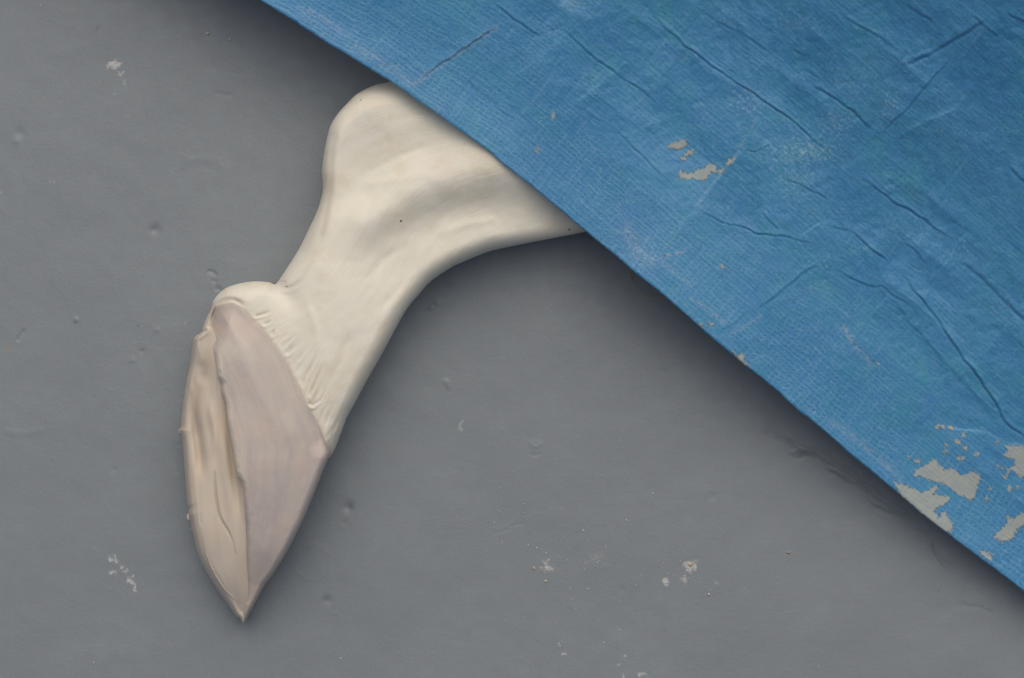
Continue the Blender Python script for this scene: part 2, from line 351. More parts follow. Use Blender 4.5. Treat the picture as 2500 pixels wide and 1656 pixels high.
# ------------------------------------------------------------------ lofted sculpture pieces
def resamp(curve, s):
    L = np.concatenate([[0], np.cumsum(np.hypot(*(curve[1:] - curve[:-1]).T))])
    return np.interp(s, L, curve[:, 0]), np.interp(s, L, curve[:, 1])
def arcpos(curve, pt):
    L = np.concatenate([[0], np.cumsum(np.hypot(*(curve[1:] - curve[:-1]).T))])
    return L[np.argmin(np.hypot(curve[:, 0] - pt[0], curve[:, 1] - pt[1]))]
def loft_grid(Lc, Rc, anchors, ns, nt):
    aL = np.array([arcpos(Lc, a) for a, b in anchors]); aR = np.array([arcpos(Rc, b) for a, b in anchors])
    w = np.concatenate([[0], np.cumsum(np.maximum(np.diff(aL), np.diff(aR)))]); s = np.linspace(0, w[-1], ns)
    kern = np.hanning(max(3, ns // 14)); kern /= kern.sum(); pad = len(kern) // 2
    def sm(v):
        e = np.concatenate([2 * v[0] - v[pad:0:-1], v, 2 * v[-1] - v[-2:-pad - 2:-1]]); r = np.convolve(e, kern, 'same')[pad:pad + len(v)]; r[0] = v[0]; r[-1] = v[-1]; return r
    lx, ly = resamp(Lc, sm(np.interp(s, w, aL))); rx, ry = resamp(Rc, sm(np.interp(s, w, aR)))
    t = 0.5 - 0.5 * np.cos(np.pi * np.linspace(0, 1, nt)); t = t * 0.65 + 0.35 * np.linspace(0, 1, nt)
    PX = lx[:, None] * (1 - t) + rx[:, None] * t; PY = ly[:, None] * (1 - t) + ry[:, None] * t
    width = np.hypot(rx - lx, ry - ly)[:, None]
    return PX, PY, np.repeat(s[:, None], nt, 1), (t[None] - 0.5) * width
def rnd(d, w):
    u = np.clip(d / w, 0, 1); return np.sqrt(np.clip(1 - (1 - u) ** 2, 0, 1))
def prof(curve, vals):
    """values along a curve from (point, value) pairs -> function of arc 0..1"""
    L = np.concatenate([[0], np.cumsum(np.hypot(*(curve[1:] - curve[:-1]).T))])[-1]
    xs = [arcpos(curve, p) / L for p, v in vals]; ys = [v for p, v in vals]; return lambda a: np.interp(a, xs, ys)

legL = smooth_poly([(1420, -40), (1300, 40), (1200, 100), (1100, 150), (1010, 186), (947, 201), (913, 209), (874, 228), (851, 249), (823, 280), (807, 307), (800, 330), (792, 368), (786, 414), (788, 448), (786, 475),
                    (775, 513), (756, 555), (729, 609), (702, 652), (682, 683), (674, 692), (667, 693), (655, 689), (623, 687), (591, 691), (559, 700), (540, 712), (522, 732), (513, 758), (500, 787), (494, 814),
                    (505, 870), (535, 930), (575, 1000), (610, 1080), (650, 1150)])
legR = smooth_poly([(1900, 360), (1780, 430), (1680, 490), (1560, 535), (1430, 566), (1355, 581), (1282, 595), (1206, 611), (1168, 624), (1114, 647), (1099, 655), (1053, 686), (1022, 720), (997, 750), (977, 782), (935, 860), (897, 927),
                    (868, 981), (846, 1022), (821, 1088), (803, 1119), (770, 1150), (715, 1165)])
leg_anch = [((1420, -40), (1900, 360)), ((1200, 100), (1680, 490)), ((947, 201), (1430, 566)), ((874, 228), (1282, 595)), ((823, 280), (1206, 611)), ((792, 368), (1114, 647)), ((786, 475), (1053, 686)), ((729, 609), (1010, 735)),
            ((674, 692), (977, 782)), ((623, 687), (935, 860)), ((540, 712), (897, 927)), ((494, 814), (846, 1022)), ((535, 930), (803, 1119)), ((650, 1150), (715, 1165))]
coronet = smooth_poly([(494, 814), (503, 788), (521, 750), (537, 742), (566, 736), (585, 743), (604, 761), (623, 783), (649, 806), (671, 838), (693, 869), (712, 901), (735, 946), (754, 984), (770, 1016), (789, 1050), (803, 1086), (805, 1120)], 4)
hoof_poly = np.vstack([coronet, [(783, 1165), (735, 1280), (642, 1436), (593, 1520), (502, 1394), (451, 1155), (439, 1051), (464, 889), (480, 818)]])

leg_t = TPS([(1420, 60, .055), (1600, 300, .060), (1750, 380, .05), (1200, 180, .060), (1350, 330, .062), (1480, 480, .050),
    (1030, 230, .055), (900, 255, .060), (960, 240, .059), (850, 300, .059), (830, 360, .057), (822, 430, .0555), (820, 500, .055), (1010, 300, .0585), (950, 350, .0560), (930, 420, .0545), (1040, 370, .0560), (900, 480, .0555),
    (1120, 350, .0585), (830, 560, .0585), (880, 540, .0605), (935, 510, .0610), (1000, 468, .0612), (1070, 442, .0615), (1140, 430, .0618), (1210, 425, .0605), (1290, 430, .058),
    (900, 610, .0560), (950, 575, .0548), (1010, 545, .0528), (1090, 520, .0510), (1180, 505, .0500), (1260, 500, .0485), (1340, 500, .047),
    (960, 650, .0520), (1040, 610, .0505), (1120, 580, .0495), (1200, 562, .0480), (1290, 550, .0450), (1370, 545, .0415),
    (780, 580, .0555), (770, 650, .0575), (740, 620, .0525), (800, 700, .0595), (870, 680, .0575), (930, 720, .0552), (720, 700, .0545), (690, 730, .0530), (640, 730, .0530), (590, 730, .0520), (550, 745, .0490),
    (760, 780, .0580), (840, 780, .0590), (900, 820, .0572), (700, 800, .0555), (790, 880, .0580), (850, 900, .0560), (740, 900, .0555), (800, 980, .0545), (830, 1000, .052), (790, 1040, .051), (640, 780, .0530), (640, 900, .052), (650, 1050, .049), (530, 790, .045)])
leg_cr_w = RNG.rand(400)
# skin folds fanning out of the coronet
folds = []
for i in range(62):
    u = 0.30 + 0.66 * (i + leg_cr_w[i] * .9) / 62; k = u * (len(coronet) - 1); j = int(k); f = k - j
    p = coronet[j] * (1 - f) + coronet[j + 1] * f
    ang = math.radians(-14 - 52 * sstep(.3, .75, u) + (leg_cr_w[i + 70] - .5) * 16); ln = (28 + 62 * leg_cr_w[i + 140] ** 1.6) * (0.75 + .7 * sstep(.45, .8, u))
    off = leg_cr_w[i + 210] * 34 * (leg_cr_w[i + 300] > .55)
    d = np.array([math.cos(ang), math.sin(ang)]); n = np.array([-d[1], d[0]]); bw = (leg_cr_w[i + 250] - .5) * 10
    a = p + d * (off + 1); folds.append((smooth_poly([a, a + d * ln * .5 + n * bw * .5, a + d * ln], 3), (.4 + .6 * sstep(.4, .6, u)) * (.00008 + .0003 * leg_cr_w[i + 320] ** 2), 2.6 + 1.6 * leg_cr_w[i + 100]))
folds += [(smooth_poly([(624, 772), (640, 768), (655, 763), (666, 756)], 3), .0009, 3.2), (smooth_poly([(645, 792), (655, 788), (663, 780)], 3), .0007, 3), (smooth_poly([(664, 818), (668, 810), (672, 802)], 3), .0008, 3.5),
          (smooth_poly([(702, 864), (712, 852), (724, 842)], 3), .0008, 3), (smooth_poly([(754, 984), (762, 990), (772, 982), (788, 972)], 3), .0010, 3.4), (smooth_poly([(738, 940), (748, 915), (765, 885), (778, 850)], 3), .0006, 3.5),
          (smooth_poly([(755, 965), (775, 925), (795, 885)], 3), .0005, 3.5), (smooth_poly([(683, 688), (692, 687), (699, 690), (698, 694)], 3), .0009, 2.4), (smooth_poly([(690, 700), (705, 702), (722, 694), (738, 678)], 3), .0005, 5)]
def leg_raw(px, py):
    z = leg_t(px, py)
    # long sunken crease down the left border strip
    d, s, a = seg_dist(px, py, smooth_poly([(826, 300), (815, 330), (811, 370), (810, 420), (806, 470), (797, 520), (788, 560), (768, 610), (745, 660)]), True)
    z = z - .0009 * np.exp(-(d / 10) ** 2) * sstep(0, .12, a) * sstep(1, .6, a)
    # soft dip between heel and leg
    d, s, a = seg_dist(px, py, [(672, 694), (700, 722), (720, 745)], True); z = z - .0035 * np.exp(-(d / 22) ** 2) * (1 - a * .8)
    # dimple over the coronet's top
    d, s, a = seg_dist(px, py, smooth_poly([(520, 752), (538, 738), (562, 732), (584, 739), (600, 752)]), True); z = z - .0022 * np.exp(-(d / 6) ** 2) * sstep(0, .2, a) * sstep(1, .7, a)
    for k, pts in enumerate([[(1010, 300), (1100, 290), (1180, 270)], [(880, 430), (980, 380), (1080, 345)], [(860, 455), (960, 440), (1060, 420)], [(930, 760), (960, 720), (1000, 680)], [(1060, 575), (1140, 548), (1230, 535)], [(890, 700), (930, 640), (990, 600)], [(740, 720), (770, 800), (775, 880)], [(860, 800), (835, 870), (810, 930)]]):
        d, s, a = seg_dist(px, py, smooth_poly(pts), True); z = z + (-1) ** k * .0005 * np.exp(-(d / 11) ** 2) * sstep(0, .3, a) * sstep(1, .7, a)
    z = z + fbm(px / 70, py / 70, 3, 2) * .0012
    return z
def leg_folds(px, py):
    z = np.zeros(px.shape)
    for pts, h, w in folds:
        x0, y0 = pts.min(0) - 4 * w; x1, y1 = pts.max(0) + 4 * w; mk = (px > x0) & (px < x1) & (py > y0) & (py < y1)
        if not mk.any(): continue
        d, s, a = seg_dist(px[mk], py[mk], pts, True)
        z[mk] += -h * np.exp(-(d / w) ** 2) * sstep(1, .35, a) * sstep(-.05, .1, a) + h * .55 * np.exp(-((d - 2.2 * w) / w) ** 2) * (s > 0) * sstep(1, .35, a)
    return z
legL_ze = prof(legL, [((1420, -40), .03), ((947, 201), .030), ((823, 280), .034), ((792, 368), .036), ((786, 475), .034), ((729, 609), .030), ((674, 692), .030), ((591, 691), .028), ((513, 758), .026), ((494, 814), .024), ((650, 1150), .02)])
legL_w = prof(legL, [((1420, -40), 90), ((947, 201), 60), ((874, 228), 55), ((823, 280), 40), ((792, 368), 34), ((786, 475), 34), ((729, 609), 46), ((674, 692), 30), ((623, 687), 46), ((559, 700), 48), ((494, 814), 40), ((650, 1150), 40)])
legR_ze = prof(legR, [((1900, 360), .03), ((1430, 566), .030), ((1206, 611), .031), ((1053, 686), .031), ((977, 782), .033), ((846, 1022), .031), ((715, 1165), .02)])
legR_w = prof(legR, [((1900, 360), 80), ((1430, 566), 32), ((1206, 611), 40), ((1053, 686), 44), ((977, 782), 42), ((846, 1022), 36), ((803, 1119), 40), ((715, 1165), 40)])
def two_sides(px, py, z, Lc, Rc, fze_l, fw_l, fze_r, fw_r):
    out = z; ff = 1.0
    for (cv, fz, fw) in ((Lc, fze_l, fw_l), (Rc, fze_r, fw_r)):
        d, s, a = seg_dist(px, py, cv, True); f = rnd(d, fw(a)); ze = np.maximum(fz(a), out - .017); out = ze + (out - ze) * f; ff = ff * f
    return out, ff
def leg_surface(px, py):
    z = leg_raw(px, py)
    z, f = two_sides(px, py, z, legL, legR, legL_ze, legL_w, legR_ze, legR_w)
    return z, f
def add_piece(name, PX, PY, S, T, z, f, mat, parent, attrs, bottom_mid, ends=True):
    zb = np.minimum(bottom_mid * (1 - f) + .0004, z - .0003)
    X, Y, Z = P(PX, PY, z); i = np.unique(np.r_[np.arange(0, PX.shape[0], 6), PX.shape[0] - 1]); j = np.unique(np.r_[np.arange(0, PX.shape[1], 6), PX.shape[1] - 1])
    ix = np.ix_(i, j); Xb, Yb, Zb = P(PX[ix], PY[ix], zb[ix]); ex = [(Xb, Yb, Zb, PX[ix], PY[ix], {}, True)]
    for r in (0, -1):   # close the ends
        q = np.linspace(0, 1, 5)[:, None]; zz = z[r][None] * (1 - q) + zb[r][None] * q; xx, yy, zz = P(np.repeat(PX[r][None], 5, 0), np.repeat(PY[r][None], 5, 0), zz)
        ex.append((xx, yy, zz, np.repeat(PX[r][None], 5, 0), np.repeat(PY[r][None], 5, 0), {}, r == 0))
    for cidx in (0, -1):  # close the sides
        q = np.linspace(0, 1, 5)[:, None]; zz = z[:, cidx][None] * (1 - q) + zb[:, cidx][None] * q
        pxx = np.repeat(PX[:, cidx][None], 5, 0); pyy = np.repeat(PY[:, cidx][None], 5, 0); xx, yy, zz = P(pxx, pyy, zz); ex.append((xx, yy, zz, pxx, pyy, {}, cidx == 0))
    o = grid_mesh(name, X, Y, Z, PX, PY, mat, parent, attrs, ex)
    me = o.data; fl = me.uv_layers.new(name='flow'); n = PX.size
    st = np.stack([S, T], -1).reshape(-1, 2); full = np.zeros((len(me.vertices), 2)); full[:n] = st
    li = np.empty(len(me.loops), np.int32); me.loops.foreach_get('vertex_index', li); fl.data.foreach_set('uv', full[li].astype(np.float32).ravel())
    return o

root = bpy.data.objects.new('carved_leg', None); C.objects.link(root); root.location = (0, 0, 0); root.empty_display_size = .02
tag(root, 'cream sculpted animal leg with a pinkish pointed hoof poking out from under blue tarpaulin', 'sculpture')

PX, PY, S, T = loft_grid(legL, legR, leg_anch, 640, 190)
z, f = leg_surface(PX, PY); z = z + leg_folds(PX, PY) * f
hs = poly_sd(PX, PY, hoof_poly)
z = z - sstep(2, 34, hs) * .016
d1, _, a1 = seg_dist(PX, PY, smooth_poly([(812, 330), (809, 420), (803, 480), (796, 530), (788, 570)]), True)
stain_shade = .45 * np.exp(-(d1 / 7) ** 2) * sstep(0, .3, a1)
d2 = seg_dist(PX, PY, smooth_poly([(521, 750), (537, 740), (566, 733), (583, 741)])); stain_shade = np.maximum(stain_shade, .7 * np.exp(-(d2 / 5) ** 2)); stain_shade = np.maximum(stain_shade, .5 * np.exp(-(((PX - 574) / 12) ** 2 + ((PY - 733) / 7) ** 2)))
stain_shade = np.maximum(stain_shade, .55 * np.exp(-(seg_dist(PX, PY, coronet) / 4.0) ** 2))
stain_shade = np.maximum(stain_shade, np.clip(-leg_folds(PX, PY) / .0006, 0, 1) * .55)  # coronet line and fold bottoms toned darker
stain_shade = np.maximum(stain_shade, .30 * np.exp(-(seg_dist(PX, PY, smooth_poly([(690, 700), (712, 700), (735, 680), (760, 640)])) / 6) ** 2))
stain_shade = np.maximum(stain_shade, .9 * np.exp(-(seg_dist(PX, PY, [(684, 687), (698, 688), (699, 693)]) / 1.6) ** 2))
leg = add_piece('leg', PX, PY, S, T, z, f, M_leg, root, {'stain_shade': stain_shade, 'pale': np.zeros_like(z)}, .03)

# ---- hoof wall
wallL = smooth_poly([(526, 747), (515, 772), (512, 795), (516, 820), (524, 870), (528, 895), (532, 920), (541, 935), (541, 959), (551, 985), (556, 1032), (566, 1085), (573, 1135), (579, 1162), (591, 1184), (597, 1241), (601, 1305), (602, 1369), (604, 1432), (602, 1461), (595, 1482), (592, 1500), (592, 1516)])
wallR = smooth_poly([(537, 742), (566, 736), (585, 743), (604, 761), (623, 783), (649, 806), (671, 838), (693, 869), (712, 901), (735, 946), (754, 984), (770, 1016), (789, 1050), (803, 1086), (806, 1105), (800, 1122), (783, 1165), (760, 1222), (735, 1280), (703, 1343), (674, 1391), (660, 1411), (642, 1436), (617, 1484), (606, 1504), (598, 1521)])
wall_anch = [((526, 747), (537, 742)), ((512, 795), (604, 761)), ((528, 895), (693, 869)), ((551, 985), (754, 984)), ((566, 1085), (806, 1105)), ((591, 1184), (783, 1165)), ((601, 1305), (735, 1280)), ((604, 1432), (642, 1436)), ((592, 1516), (598, 1521))]
PX, PY, S, T = loft_grid(wallL, wallR, wall_anch, 460, 120)
wall_t = TPS([(530, 760, .047), (560, 770, .0535), (600, 800, .0560), (640, 840, .0570), (690, 900, .0570), (740, 980, .0560), (785, 1060, .0555), (540, 850, .0555), (580, 880, .0600), (620, 950, .0605), (560, 960, .0580), (680, 1000, .0590), (600, 1050, .0600), (740, 1080, .0560),
    (575, 1120, .0580), (640, 1140, .0590), (710, 1160, .0560), (600, 1220, .0545), (650, 1250, .0535), (700, 1260, .0510), (610, 1330, .0470), (650, 1350, .0458), (608, 1420, .0365), (630, 1430, .034), (600, 1480, .0290), (596, 1515, .022), (512, 800, .046), (760, 1160, .053)], .004)
def wall_raw(px, py):
    z = wall_t(px, py) + fbm(px / 60, py / 120, 3, 3) * .0014
    d, s, a = seg_dist(px, py, smooth_poly([(560, 770), (590, 850), (640, 960), (700, 1060)]), True); z = z + .0008 * np.exp(-(d / 26) ** 2)
    return z
lz, _ = leg_surface(PX, PY)
z = wall_raw(PX, PY)
cor_d, _, cor_a = seg_dist(PX, PY, coronet, True)
cw = sstep(60, 5, cor_d) * sstep(1.0, .90, cor_a)
z = lz * cw + z * (1 - cw) + .0010 * sstep(3, 10, cor_d)
wallL_h = wall_t(wallL[:, 0], wallL[:, 1])
Ltot = np.concatenate([[0], np.cumsum(np.hypot(*(wallL[1:] - wallL[:-1]).T))]); Ltot /= Ltot[-1]
cutoff = arcpos(wallR, (806, 1105)) / np.concatenate([[0], np.cumsum(np.hypot(*(wallR[1:] - wallR[:-1]).T))])[-1]
rz = prof(wallR, [((806, 1105), .033), ((783, 1165), .031), ((703, 1343), .024), ((642, 1436), .018), ((598, 1521), .015)]); rw = prof(wallR, [((806, 1105), 18), ((783, 1165), 20), ((703, 1343), 18), ((642, 1436), 14), ((598, 1521), 7)])
# left rim: a crisp rounded lip standing over the sole
d, s, a = seg_dist(PX, PY, wallL, True); rag = 1 + .4 * vnoise(PY / 9, PX * 0 + 3, 2)
ze = np.interp(a, Ltot, wallL_h) - .0030 - .0010 * vnoise(PY / 22, PX * 0, 1); wl = 10.0 * rag; fl_ = rnd(d, wl); z = ze + (z - ze) * fl_
d, s, a = seg_dist(PX, PY, wallR, True); isc = sstep(cutoff + .01, cutoff - .16, a)
zec = lz - .0022; ze = np.maximum(rz(a), z - .0085) * (1 - isc) + zec * isc; wr_ = rw(a) * (1 - isc) + 7 * isc; fr_ = rnd(d, wr_); z = ze + (z - ze) * fr_
z = z + .0002 * fbm(PX / 14, PY / 14, 3, 4) * fr_
ridge = seg_dist(PX, PY, smooth_poly([(516, 815), (528, 895), (534, 920), (545, 945), (553, 990), (558, 1040), (572, 1110), (580, 1160)]))
pale = .9 * np.exp(-(ridge / 9) ** 2); pale = np.maximum(pale, .7 * np.exp(-(((PX - 536) / 10) ** 2 + ((PY - 880) / 45) ** 2))); pale = np.maximum(pale, .35 * np.exp(-(((PX - 560) / 45) ** 2 + ((PY - 830) / 60) ** 2)))
pale = pale * (0.5 + vnoise(PX / 14, PY / 20, 2)); pale = np.maximum(pale, .65 * np.exp(-(((PX - 590) / 10) ** 2 + ((PY - 1290) / 200) ** 2)))
stain_shade = .30 * np.exp(-(cor_d / 5) ** 2) + .25 * np.exp(-(((PX - 525) / 9) ** 2 + ((PY - 780) / 30) ** 2))
bm = .02
hoof = add_piece('hoof', PX, PY, S, T, z, np.minimum(fr_, np.maximum(fl_, .999)), M_wall, root, {'stain_shade': stain_shade, 'pale': np.clip(pale, 0, 1)}, .022)

# ---- sole
soleL = smooth_poly([(498, 806), (486, 815), (478, 820), (471, 831), (467, 857), (464, 889), (456, 924), (448, 975), (443, 1016), (441, 1040), (438, 1051), (441, 1062), (446, 1085), (451, 1155), (457, 1228), (460, 1240), (460, 1256), (465, 1276), (471, 1305), (483, 1353), (502, 1394), (521, 1426), (540, 1455), (559, 1480), (575, 1503), (586, 1512), (590, 1519)])
soleR = smooth_poly([(512, 795), (519, 800), (527, 820), (535, 870), (539, 895), (545, 920), (550, 935), (552, 959), (562, 985), (566, 1032), (577, 1085), (584, 1135), (590, 1162), (600, 1184), (606, 1241), (610, 1305), (610, 1369), (610, 1432), (607, 1461), (600, 1482), (597, 1500), (595, 1518)])
sole_anch = [((498, 806), (512, 795)), ((471, 831), (527, 820)), ((464, 889), (539, 895)), ((448, 975), (562, 985)), ((446, 1085), (577, 1085)), ((460, 1240), (606, 1241)), ((483, 1353), (610, 1369)), ((540, 1455), (607, 1461)), ((590, 1519), (595, 1518))]
PX, PY, S, T = loft_grid(soleL, soleR, sole_anch, 420, 110)
sole_t = TPS([(500, 820, 0.046), (520, 825, 0.0484), (480, 850, 0.0446), (505, 870, 0.0487), (530, 880, 0.0524), (475, 910, 0.0454), (500, 930, 0.0459), (530, 940, 0.0505), (465, 960, 0.0445), (495, 1000, 0.047), (530, 1010, 0.0499), (552, 1010, 0.049), (456, 1050, 0.0445), (478, 1060, 0.042), (505, 1080, 0.0471), (530, 1090, 0.0493), (560, 1090, 0.049), (460, 1130, 0.0455), (486, 1130, 0.0425), (515, 1150, 0.0471), (545, 1170, 0.0454), (575, 1180, 0.0479), (468, 1220, 0.0434), (500, 1230, 0.0428), (530, 1250, 0.0439), (560, 1250, 0.0431), (590, 1250, 0.0478), (480, 1300, 0.0405), (520, 1320, 0.0404), (560, 1330, 0.0415), (590, 1340, 0.0428), (500, 1370, 0.0352), (540, 1400, 0.0358), (590, 1400, 0.0368), (545, 1450, 0.0285), (590, 1450, 0.0317), (585, 1500, 0.022)], .012)
z = sole_t(PX, PY) + fbm(PX / 34, PY / 300, 2, 1) * .0014
def cut(pts, h, w, one=False):
    global z
    d, s, a = seg_dist(PX, PY, smooth_poly(pts), True); g = np.exp(-(d / w) ** 2) * sstep(0, .4, a) * sstep(1, .6, a)
    z = z + h * g * (np.where(s > 0, 1, .25) if one else 1)
cut([(478, 960), (474, 1010), (483, 1070), (490, 1130), (496, 1190)], -.0030, 12)
cut([(552, 985), (556, 1040), (566, 1110), (574, 1170), (582, 1230), (590, 1290)], -.0030, 11)
cut([(524, 1140), (525, 1180), (529, 1220), (538, 1263), (559, 1302), (570, 1330), (576, 1350)], -.0016, 2.6)
cut([(500, 1320), (505, 1353), (527, 1404), (553, 1442), (588, 1472)], .0012, 6, True)
cut([(490, 870), (492, 910), (500, 945)], -.0016, 13); cut([(512, 960), (516, 1010), (526, 1060), (526, 1120)], .0014, 9)
cut([(466, 880), (462, 930), (472, 975)], .0007, 6); cut([(489, 1246), (489, 1270), (492, 1290)], -.0005, 3)
lipd, s, la_ = seg_dist(PX, PY, soleL, True)
z = z + .0012 * np.exp(-((lipd - 9) / 6) ** 2)
sz = prof(soleL, [((498, 806), .030), ((464, 889), .028), ((441, 1040), .026), ((457, 1228), .024), ((483, 1353), .019), ((540, 1455), .0145), ((590, 1519), .0135)])(la_); fl_ = rnd(lipd, np.clip(26 * np.minimum(1, np.minimum(la_, 1 - la_) * 9 + .1), 3, 26)); z = sz + (z - sz) * fl_
def ell(x, y, rx, ry, v): return v * np.exp(-(((PX - x) / rx) ** 2 + ((PY - y) / ry) ** 2))
stain_shade = np.zeros(PX.shape)
for pl_, w_, v in [([(484, 850), (484, 900), (480, 960), (476, 1010), (484, 1080), (492, 1150), (500, 1230)], 11, .62), ([(535, 890), (548, 960), (556, 1030), (566, 1110), (574, 1180), (584, 1260)], 12, .8), ([(505, 840), (506, 880), (504, 925)], 14, .4)]:  # brown grooves: tan paint plus shade painted into the recesses
    d, s_, a = seg_dist(PX, PY, smooth_poly(pl_), True); stain_shade = np.maximum(stain_shade, v * np.exp(-(d / w_) ** 2) * sstep(0, .3, a) * sstep(1, .55, a) * (.75 + .5 * vnoise(PX / 18, PY / 90, 2)))
d = seg_dist(PX, PY, smooth_poly([(524, 1150), (529, 1220), (538, 1263), (559, 1302), (576, 1350)])); stain_shade = np.maximum(stain_shade, .75 * np.exp(-(d / 2.2) ** 2))
pale = .5 * np.exp(-((lipd - 8) / 7) ** 2) * (0.5 + vnoise(PY / 130, PX / 30, 1)); pale = np.maximum(pale, ell(505, 1230, 22, 90, .4)); pale = np.maximum(pale, ell(550, 1390, 25, 60, .45))
sole = add_piece('sole', PX, PY, S, T, z, fl_, M_sole, hoof, {'stain_shade': stain_shade, 'pale': np.clip(pale, 0, 1)}, .02)
sole['label'] = 'tan grooved underside of the hoof'

# little lumps of modelling paste along the hoof's left rim
def lump(name, x, y, zc, rx, ry, rz_, mat, parent=None, seed=0, n=10):
    rs = np.random.RandomState(seed); th = np.linspace(0, np.pi, n)[:, None]; ph = np.linspace(0, 2 * np.pi, 2 * n + 1)[None]
    r = 1 + .22 * (vnoise(np.cos(ph) * 1.5 + seed, th * 1.5 + np.sin(ph) * 1.5, seed) - .5) * 2
    gx_ = np.sin(th) * np.cos(ph) * r * rx; gy_ = np.sin(th) * np.sin(ph) * r * ry; gz_ = np.cos(th) * r * rz_ + 0 * ph
    X0, Y0, _ = P(x, y, zc); return grid_mesh(name, X0 + gx_ * K, Y0 + gy_ * K, zc + gz_ * K, x + gx_, y + gy_, mat, parent, {'stain_shade': gx_ * 0, 'pale': gx_ * 0 + .6}, flip=True)
for i, (x, y, zc, rx, ry) in enumerate([(441, 1053, .026, 5, 7), (461, 1262, .022, 5, 9), (471, 1290, .021, 4, 6)]):
    lump('lump', x, y, zc, rx, ry, 6, M_sole, root, i + 2)['label'] = 'small lump on the left rim of the hoof'

# ------------------------------------------------------------------ tarpaulin
edge_px = np.array([(-700, -790), (-300, -520), (300, -190), (632, 0), (699.5, 39.5), (778.6, 93), (855, 139), (919, 178.6), (951, 198), (998, 231), (1059, 273), (1200, 375), (1225, 402.6 - 5), (1321, 474), (1430, 566), (1500, 622.6), (1537.7, 655), (1623.8, 725), (1678, 772), (1744, 831),
                    (1824.7, 897), (1888, 946), (1942, 997), (1987.7, 1032), (2075, 1108), (2124, 1148), (2180.5, 1195), (2250.6, 1256), (2296, 1290), (2338, 1322), (2408, 1374), (2461, 1413), (2500, 1444), (2700, 1590), (3300, 2040)])
th = math.atan2(1444, 1868); E = np.array([math.cos(th), math.sin(th)]); N = np.array([math.sin(th), -math.cos(th)]); O = np.array([632.0, 0.0])
ea = (edge_px - O) @ E; eb = (edge_px - O) @ N
def edge_off(a):
    k = np.interp(a, ea, eb); k2 = (np.interp(a - 18, ea, eb) + np.interp(a + 18, ea, eb) + k) / 3
    return k2 + 1.6 * (vnoise(a / 26, a * 0 + 5, 1) - .5) + .9 * (vnoise(a / 6, a * 0 + 2, 2) - .5)
EH = [(-1600, .04), (-500, .058), (0, .066), (300, .070), (420, .0700), (520, .0685), (700, .0665), (850, .062), (985, .059), (1100, .060), (1300, .058), (1500, .050), (1800, .040), (2100, .031), (2361, .025), (2700, .017), (3400, .01)]
def edge_h(a): 
    s = 0
    for dd in (-90, -45, 0, 45, 90): s = s + np.interp(a + dd, *zip(*EH))
    return s / 5
